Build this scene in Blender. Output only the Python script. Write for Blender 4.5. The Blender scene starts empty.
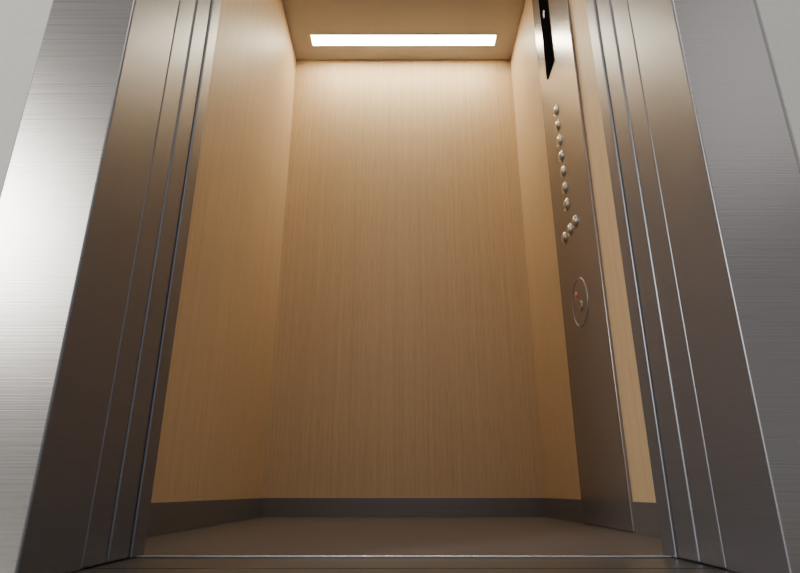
import bpy, bmesh, math
from mathutils import Vector
C = bpy.context.scene.collection

# ---------------- materials ----------------
def new_mat(name):
    m = bpy.data.materials.new(name); m.use_nodes = True
    nt = m.node_tree; b = nt.nodes["Principled BSDF"]
    return m, nt, b
def N(nt, t, **kw):
    n = nt.nodes.new(t)
    for k, v in kw.items(): setattr(n, k, v)
    return n
def coords(nt, scale):
    tc = N(nt, "ShaderNodeTexCoord"); mp = N(nt, "ShaderNodeMapping")
    mp.inputs["Scale"].default_value = scale
    nt.links.new(tc.outputs["Object"], mp.inputs["Vector"])
    return mp.outputs["Vector"]
def noise(nt, scale, detail=4, rough=.6):
    n = N(nt, "ShaderNodeTexNoise"); n.inputs["Scale"].default_value = 1
    n.inputs["Detail"].default_value = detail; n.inputs["Roughness"].default_value = rough
    nt.links.new(coords(nt, scale), n.inputs["Vector"]); return n.outputs["Fac"]
def ramp(nt, fac, stops):
    r = N(nt, "ShaderNodeValToRGB")
    e = r.color_ramp.elements
    e[0].position, e[0].color = stops[0][0], (*stops[0][1], 1)
    e[1].position, e[1].color = stops[-1][0], (*stops[-1][1], 1)
    for p, c in stops[1:-1]:
        x = e.new(p); x.color = (*c, 1)
    nt.links.new(fac, r.inputs["Fac"]); return r.outputs["Color"]
def wood():
    m, nt, b = new_mat("oak_veneer")
    a = noise(nt, (75, 75, .6), 5, .7)
    f = noise(nt, (520, 520, 10), 3, .6)
    base = ramp(nt, a, [(.3, (.565, .405, .25)), (.5, (.615, .452, .282)), (.7, (.66, .495, .315))])
    pores = ramp(nt, f, [(.36, (.78, .73, .68)), (.50, (1, 1, 1))])
    mx = N(nt, "ShaderNodeMix", data_type="RGBA", blend_type="MULTIPLY")
    mx.inputs["Factor"].default_value = .55
    nt.links.new(base, mx.inputs["A"]); nt.links.new(pores, mx.inputs["B"])
    nt.links.new(mx.outputs["Result"], b.inputs["Base Color"])
    b.inputs["Roughness"].default_value = .5
    b.inputs["Specular IOR Level"].default_value = .35
    return m
def metal(name, col, rough=.36, metallic=1.0, streak=(3, 3, 420), bump=.1, var=.84):
    m, nt, b = new_mat(name)
    s = noise(nt, streak, 3, .6)
    lo = tuple(c*var for c in col)
    nt.links.new(ramp(nt, s, [(.3, lo), (.7, col)]), b.inputs["Base Color"])
    b.inputs["Roughness"].default_value = rough
    if bump:
        r = N(nt, "ShaderNodeMapRange")
        r.inputs["To Min"].default_value = rough-.05; r.inputs["To Max"].default_value = rough+.05
        nt.links.new(s, r.inputs["Value"]); nt.links.new(r.outputs["Result"], b.inputs["Roughness"])
        bp = N(nt, "ShaderNodeBump"); bp.inputs["Strength"].default_value = bump
        bp.inputs["Distance"].default_value = .001
        nt.links.new(s, bp.inputs["Height"]); nt.links.new(bp.outputs["Normal"], b.inputs["Normal"])
    b.inputs["Metallic"].default_value = metallic
    return m
def plain(name, col, rough=.6, metallic=0, sc=60, var=.9):
    m, nt, b = new_mat(name)
    n = noise(nt, (sc,)*3, 4)
    nt.links.new(ramp(nt, n, [(.3, tuple(c*var for c in col)), (.7, col)]), b.inputs["Base Color"])
    b.inputs["Roughness"].default_value = rough; b.inputs["Metallic"].default_value = metallic
    return m
def emis(name, col, s):
    m, nt, b = new_mat(name)
    b.inputs["Base Color"].default_value = (*col, 1)
    b.inputs["Emission Color"].default_value = (*col, 1); b.inputs["Emission Strength"].default_value = s
    return m

WOOD = wood()
FRAMEM = metal("brushed_frame_steel", (.37, .36, .36), .285, .92, (3, 3, 560), .10, .86)
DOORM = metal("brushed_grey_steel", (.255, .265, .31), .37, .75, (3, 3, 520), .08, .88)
PANELM = metal("panel_grey_steel", (.29, .27, .28), .27, .75, (2, 2, 500), 0, .93)
RINGM = metal("fitting_steel", (.31, .285, .29), .36, .7, (50, 50, 50), 0, .95)
BASEM = metal("baseboard_metal", (.215, .205, .215), .4, .5)
SILLM = metal("dark_metal_sill", (.17, .17, .18), .35, .85, (40, 40, 40), 0, .96)
BUTM = metal("satin_button_steel", (.62, .60, .59), .27, 1, (50, 50, 50), 0)
STRIP = metal("polished_strip", (.85, .83, .80), .25, 1, (50, 50, 50), 0)
PLASTER = plain("plaster", (.55, .56, .555), .9, 0, 120, .93)
CEILM = plain("ceiling_paint", (.32, .295, .285), .5, 0, 20, .97)
GLOWM = plain("lamp_glow_rim", (.75, .72, .66), .4)  # pale rim colour stands in for the lamp's soft glow
FLOORM = plain("floor_vinyl", (.118, .098, .102), .5, 0, 260, .62)
LANDF = plain("landing_stone", (.30, .30, .30), .5, 0, 30, .85)
GLASS = plain("black_glass", (.006, .006, .007), .6)
GLASS.node_tree.nodes["Principled BSDF"].inputs["Specular IOR Level"].default_value = 0
LAMP = emis("lamp_diffuser", (1, .885, .62), 58)
FILL_LAMP = emis("fill_diffuser", (1, .88, .66), 13)  # dimmer emission for the added lamp by the door
RED = emis("red_led", (.50, .12, .08), .1)
WHITE = emis("display_glow", (.8, .8, .9), .15)

# ---------------- mesh helpers ----------------
def link(o, parent=None):
    C.objects.link(o)
    if parent: o.parent = parent; o.location = o.location - parent.location
    return o
def bm_obj(name, bm, org, mat, parent=None, smooth=False):
    bmesh.ops.recalc_face_normals(bm, faces=bm.faces)
    bmesh.ops.translate(bm, verts=bm.verts, vec=-Vector(org))
    me = bpy.data.meshes.new(name); bm.to_mesh(me); bm.free()
    for p in me.polygons: p.use_smooth = smooth
    o = bpy.data.objects.new(name, me); o.location = org
    me.materials.append(mat)
    return link(o, parent)
def addbox(bm, x0, x1, y0, y1, z0, z1):
    r = bmesh.ops.create_cube(bm, size=1)
    for v in r["verts"]:
        v.co = Vector(((x0+x1)/2+v.co.x*(x1-x0), (y0+y1)/2+v.co.y*(y1-y0), (z0+z1)/2+v.co.z*(z1-z0)))
def box(name, b, mat, parent=None, bevel=0, **props):
    bm = bmesh.new(); addbox(bm, *b)
    x0, x1, y0, y1, z0, z1 = b
    o = bm_obj(name, bm, ((x0+x1)/2, (y0+y1)/2, z0), mat, parent)
    if bevel:
        md = o.modifiers.new("b", "BEVEL"); md.width = bevel; md.segments = 3
        for p in o.data.polygons: p.use_smooth = True
        w = o.modifiers.new("w", "WEIGHTED_NORMAL"); w.keep_sharp = True
    for k, v in props.items(): o[k] = v
    return o
def prism(name, pts, z0, z1, mat, bevel=0, **props):
    """vertical extrusion of a plan outline"""
    bm = bmesh.new()
    f = bm.faces.new([bm.verts.new((x, y, z0)) for x, y in pts])
    r = bmesh.ops.extrude_face_region(bm, geom=[f])
    bmesh.ops.translate(bm, verts=[v for v in r["geom"] if isinstance(v, bmesh.types.BMVert)], vec=(0, 0, z1-z0))
    cx = sum(p[0] for p in pts)/len(pts); cy = sum(p[1] for p in pts)/len(pts)
    o = bm_obj(name, bm, (cx, cy, z0), mat)
    if bevel:
        md = o.modifiers.new("b", "BEVEL"); md.width = bevel; md.segments = 3
        for p in o.data.polygons: p.use_smooth = True
        w = o.modifiers.new("w", "WEIGHTED_NORMAL")
    for k, v in props.items(): o[k] = v
    return o
def lathe_x(name, prof, c, mat, parent=None, seg=32, closed=False):
    """profile (radius, outward distance); axis points to -X"""
    bm = bmesh.new(); rings = []
    for r, h in prof:
        if r < 1e-6: rings.append([bm.verts.new((c[0]-h, c[1], c[2]))])
        else: rings.append([bm.verts.new((c[0]-h, c[1]+r*math.cos(2*math.pi*i/seg), c[2]+r*math.sin(2*math.pi*i/seg))) for i in range(seg)])
    if closed: rings.append(rings[0])
    for a, b in zip(rings, rings[1:]):
        for i in range(seg):
            j = (i+1) % seg
            if len(a) == 1: bm.faces.new((a[0], b[i], b[j]))
            elif len(b) == 1: bm.faces.new((a[i], a[j], b[0]))
            else: bm.faces.new((a[i], a[j], b[j], b[i]))
    return bm_obj(name, bm, c, mat, parent, True)

def st(o, label, cat):
    o["kind"] = "structure"; o["label"] = label; o["category"] = cat; return o

# ---------------- cabin shell ----------------
W = .555; YB = 2.385; YF = .9285; H = 2.2
PX = .546; PY0, PY1 = 1.472, 1.872
st(box("wall_back", (-W-.03, W+.03, YB, YB+.03, 0, H), WOOD), "light oak veneer rear wall of elevator cabin", "wall")
st(box("wall_left", (-W-.03, -W, .965, YB, 0, H), WOOD), "light oak veneer side wall of elevator cabin", "wall")
st(box("wall_right", (W, W+.03, .965, YB, 0, H), WOOD), "light oak veneer side wall behind the control panel", "wall")
st(box("floor", (-W-.03, W+.03, YF, YB+.03, -.04, 0), FLOORM), "matt grey-brown vinyl elevator cabin floor", "floor")
LY = [(2.206, 2.286), (1.06, 1.14)]; LX = .460  # second entry: unseen lamp added near the door to brighten the side walls
bm = bmesh.new()
ys = [.925, 1.06, 1.14, 2.206, 2.286, YB+.03]
for i in range(5):
    if i in (1, 3):
        addbox(bm, -W-.03, -LX, ys[i], ys[i+1], H, H+.03); addbox(bm, LX, W+.03, ys[i], ys[i+1], H, H+.03)
    else: addbox(bm, -W-.03, W+.03, ys[i], ys[i+1], H, H+.03)
st(bm_obj("ceiling", bm, (0, 1.6, H), CEILM), "grey-brown satin ceiling panel of elevator cabin", "ceiling")
BH = .07
st(box("baseboard_back", (-W, W, YB-.006, YB, 0, BH), BASEM, bevel=.001), "satin grey metal baseboard along oak rear wall", "baseboard")
st(box("baseboard_left", (-W, -W+.006, .965, YB-.006, 0, BH), BASEM, bevel=.001), "satin grey metal baseboard along oak side wall", "baseboard")
bm = bmesh.new()
addbox(bm, W-.006, W, .965, PY0-.0005, 0, BH); addbox(bm, W-.006, W, PY1+.0005, YB-.006, 0, BH)
st(bm_obj("baseboard_right", bm, (W, 1.6, 0), BASEM), "satin grey metal baseboard on both sides of control panel", "baseboard")

for k, (a, b_) in enumerate(LY):
    e = bpy.data.objects.new("ceiling_lamp", None); e.location = (0, (a+b_)/2, H); C.objects.link(e)
    e["label"] = "long rectangular recessed warm white ceiling light"; e["category"] = "ceiling light"; e["group"] = "recessed cabin ceiling lights"
    bm = bmesh.new(); t = .006
    addbox(bm, -LX, LX, a, a+t, H-.002, H+.02); addbox(bm, -LX, LX, b_-t, b_, H-.002, H+.02)
    addbox(bm, -LX, -LX+t, a+t, b_-t, H-.002, H+.02); addbox(bm, LX-t, LX, a+t, b_-t, H-.002, H+.02)
    bm_obj("lamp_frame", bm, (0, (a+b_)/2, H), GLOWM, e)
    box("lamp_diffuser", (-LX+t, LX-t, a+t, b_-t, H+.001, H+.012), FILL_LAMP if k else LAMP, e)

# ---------------- door surround ----------------
ZT = 2.1
ti = 1
for s, side in ((-1, "left"), (1, "right")):
    def bx(x0, x1, *r): return (min(s*x0, s*x1), max(s*x0, s*x1), *r)
    pts = [(.524, .655), (.400, .655), (.400, .785), (.412, .785), (.412, .670), (.524, .670)]
    o = st(prism("trim_%d" % ti, [(s*x, y) for x, y in pts], 0, ZT+.12, FRAMEM, .003),
       "brushed steel door frame of elevator landing entrance", "door frame"); ti += 1
    # reveal faces take the doors' darker, bluer colour to offset warm lamp light
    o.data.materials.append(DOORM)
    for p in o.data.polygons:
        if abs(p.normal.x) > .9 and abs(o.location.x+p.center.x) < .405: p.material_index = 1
    st(box("trim_%d" % ti, bx(.398, .56, .919, .963, 0, H-.001), DOORM, bevel=.003), "brushed steel inner post of cabin doorway", "door post"); ti += 1
    st(box("door_%d" % (1 if s < 0 else 2), bx(.401, .70, .787, .850, .0008, ZT), DOORM, bevel=.004), "open brushed steel landing sliding door panel", "elevator door")
    st(box("door_%d" % (3 if s < 0 else 4), bx(.4005, .70, .854, .916, .0008, ZT), DOORM, bevel=.004), "open brushed steel cabin sliding door panel", "elevator door")
    st(box("wall_front_%s" % side, bx(.5245, 1.8, .662, .72, 0, 2.6), PLASTER), "grey plaster landing wall beside elevator entrance", "wall")
st(box("trim_%d" % ti, (-.3995, .3995, .655, .67, ZT, ZT+.12), FRAMEM, bevel=.002), "brushed steel lintel above the elevator entrance", "door frame"); ti += 1
st(box("wall_front_header", (-.524, .524, .672, .72, ZT+.121, 2.6), PLASTER), "grey plaster landing wall above elevator entrance", "wall")
def sill(y0, y1, grooves, n):
    bm = bmesh.new(); c = y0
    for g0, g1 in grooves:
        addbox(bm, -.70, .70, c, g0, -.03, 0); addbox(bm, -.70, .70, g0, g1, -.03, -.006); c = g1
    addbox(bm, -.70, .70, c, y1, -.03, 0)
    return bm_obj("trim_%d" % n, bm, (0, (y0+y1)/2, -.03), SILLM)
st(sill(.812, .928, [], ti), "dark metal cabin door sill", "door sill"); ti += 1
st(sill(.60, .806, [(.74, .746)], ti), "grooved dark metal landing door sill", "door sill"); ti += 1
st(box("trim_%d" % ti, (-.397, .397, .9285, .936, .0003, .0035), STRIP, bevel=.001), "bright metal edge strip of the cabin floor", "threshold strip"); ti += 1
st(box("floor_landing", (-1.8, 1.8, -2.4, .5995, -.04, 0), LANDF), "grey stone landing floor outside elevator", "floor")

# ---------------- control panel ----------------
cp = bpy.data.objects.new("control_panel", None); cp.location = (W-.005, (PY0+PY1)/2, .001); C.objects.link(cp)
cp["label"] = "tall grey-brown satin steel elevator control panel with round buttons"; cp["category"] = "elevator control panel"
box("faceplate", (PX, W-.0002, PY0, PY1, .001, H-.002), PANELM, cp, bevel=.0025)
scr = box("display_screen", (PX-.004, PX+.001, 1.665, 1.765, 1.56, 1.98), GLASS, cp, bevel=.0015)
scr["label"] = "black floor display"
bm = bmesh.new()
x = PX-.0045; cy, cz = 1.715, 1.83
pts = [(0, .018), (.013, 0), (.005, 0), (.005, -.018), (-.005, -.018), (-.005, 0), (-.013, 0)]
f = bm.faces.new([bm.verts.new((x, cy+a, cz+b)) for a, b in pts])
r = bmesh.ops.extrude_face_region(bm, geom=[f]); bmesh.ops.translate(bm, verts=[v for v in r["geom"] if isinstance(v, bmesh.types.BMVert)], vec=(.0015, 0, 0))
ar = bm_obj("arrow_symbol", bm, (x, cy, cz), WHITE)
ar.parent = scr; ar.location = Vector((x, cy, cz)) - scr.location - cp.location
def button(y, z):
    b = lathe_x("button", [(.0215, -.001), (.0215, .0025), (.0195, .0045), (.0175, .0035), (.0175, -.001)], (PX, y, z), BUTM, cp)
    p = [(.0170, 0)] + [(.0168*math.cos(t), .003+.008*math.sin(t)) for t in [i*math.pi/2/8 for i in range(8)]] + [(0, .011)]
    c = lathe_x("button_cap", p, (PX, y, z), BUTM, None)
    c.parent = b; c.location = (0, 0, 0)
for i in range(7): button(1.702, 1.372-i*.0626)
for y in (1.635, 1.696, 1.760): button(y, .901)
rc = (PX, 1.676, .644)
lathe_x("speaker_ring", [(.077, -.001), (.077, .0012), (.0745, .0026), (.072, .0014), (.072, -.001)], rc, RINGM, cp, 64)
dsk = lathe_x("speaker_disc", [(.0715, -.001), (.0712, .0009), (0, .0009)], rc, PANELM, cp, 64)
for p in dsk.data.polygons: p.use_smooth = False
led = lathe_x("indicator_light", [(.010, .0), (.010, .002), (.005, .003), (0, .0035)], (PX-.0009, 1.70, .675), RED, cp)
led["label"] = "small dull red indicator light"
lathe_x("key_switch", [(.016, 0), (.016, .002), (.012, .003), (.004, .003), (.004, .0015), (0, .0015)], (PX-.0009, 1.668, .63), RINGM, cp)

# ---------------- lights ----------------
def area(name, loc, target, size, sy, power, col):
    l = bpy.data.lights.new(name, "AREA"); l.shape = "RECTANGLE"; l.size = size; l.size_y = sy; l.energy = power; l.color = col
    o = bpy.data.objects.new(name, l); o.location = loc
    o.rotation_euler = (Vector(target)-Vector(loc)).to_track_quat("-Z", "Y").to_euler(); C.objects.link(o)
area("landing_light", (-2.25, -1.3, 1.4), (-.4, .7, .4), .4, .7, 80, (1, .95, .85))
area("right_frame_fill", (2.3, -1.6, 2.6), (.4, .7, .5), 1.4, 1.4, 6, (1, .96, .93))  # added fill, no visible source, lightens the right door frame
area("cabin_front_fill", (0, -1.0, 2.5), (0, 1.8, .3), 1.6, .8, 13, (1, .92, .86))  # unseen soft fill added to light the cabin from the front
w = bpy.data.worlds.new("World"); bpy.context.scene.world = w; w.use_nodes = True
w.node_tree.nodes["Background"].inputs[0].default_value = (1, .97, .965, 1)
w.node_tree.nodes["Background"].inputs[1].default_value = .31

# ---------------- camera ----------------
cd = bpy.data.cameras.new("camera"); cam = bpy.data.objects.new("camera", cd); C.objects.link(cam)
cam.location = (0, 0, .0925); cam.rotation_euler = (math.radians(90+19.8), 0, 0)
cd.sensor_width = 36; cd.lens = 25.65; cd.shift_x = -.0044; cd.clip_start = .01
bpy.context.scene.camera = cam
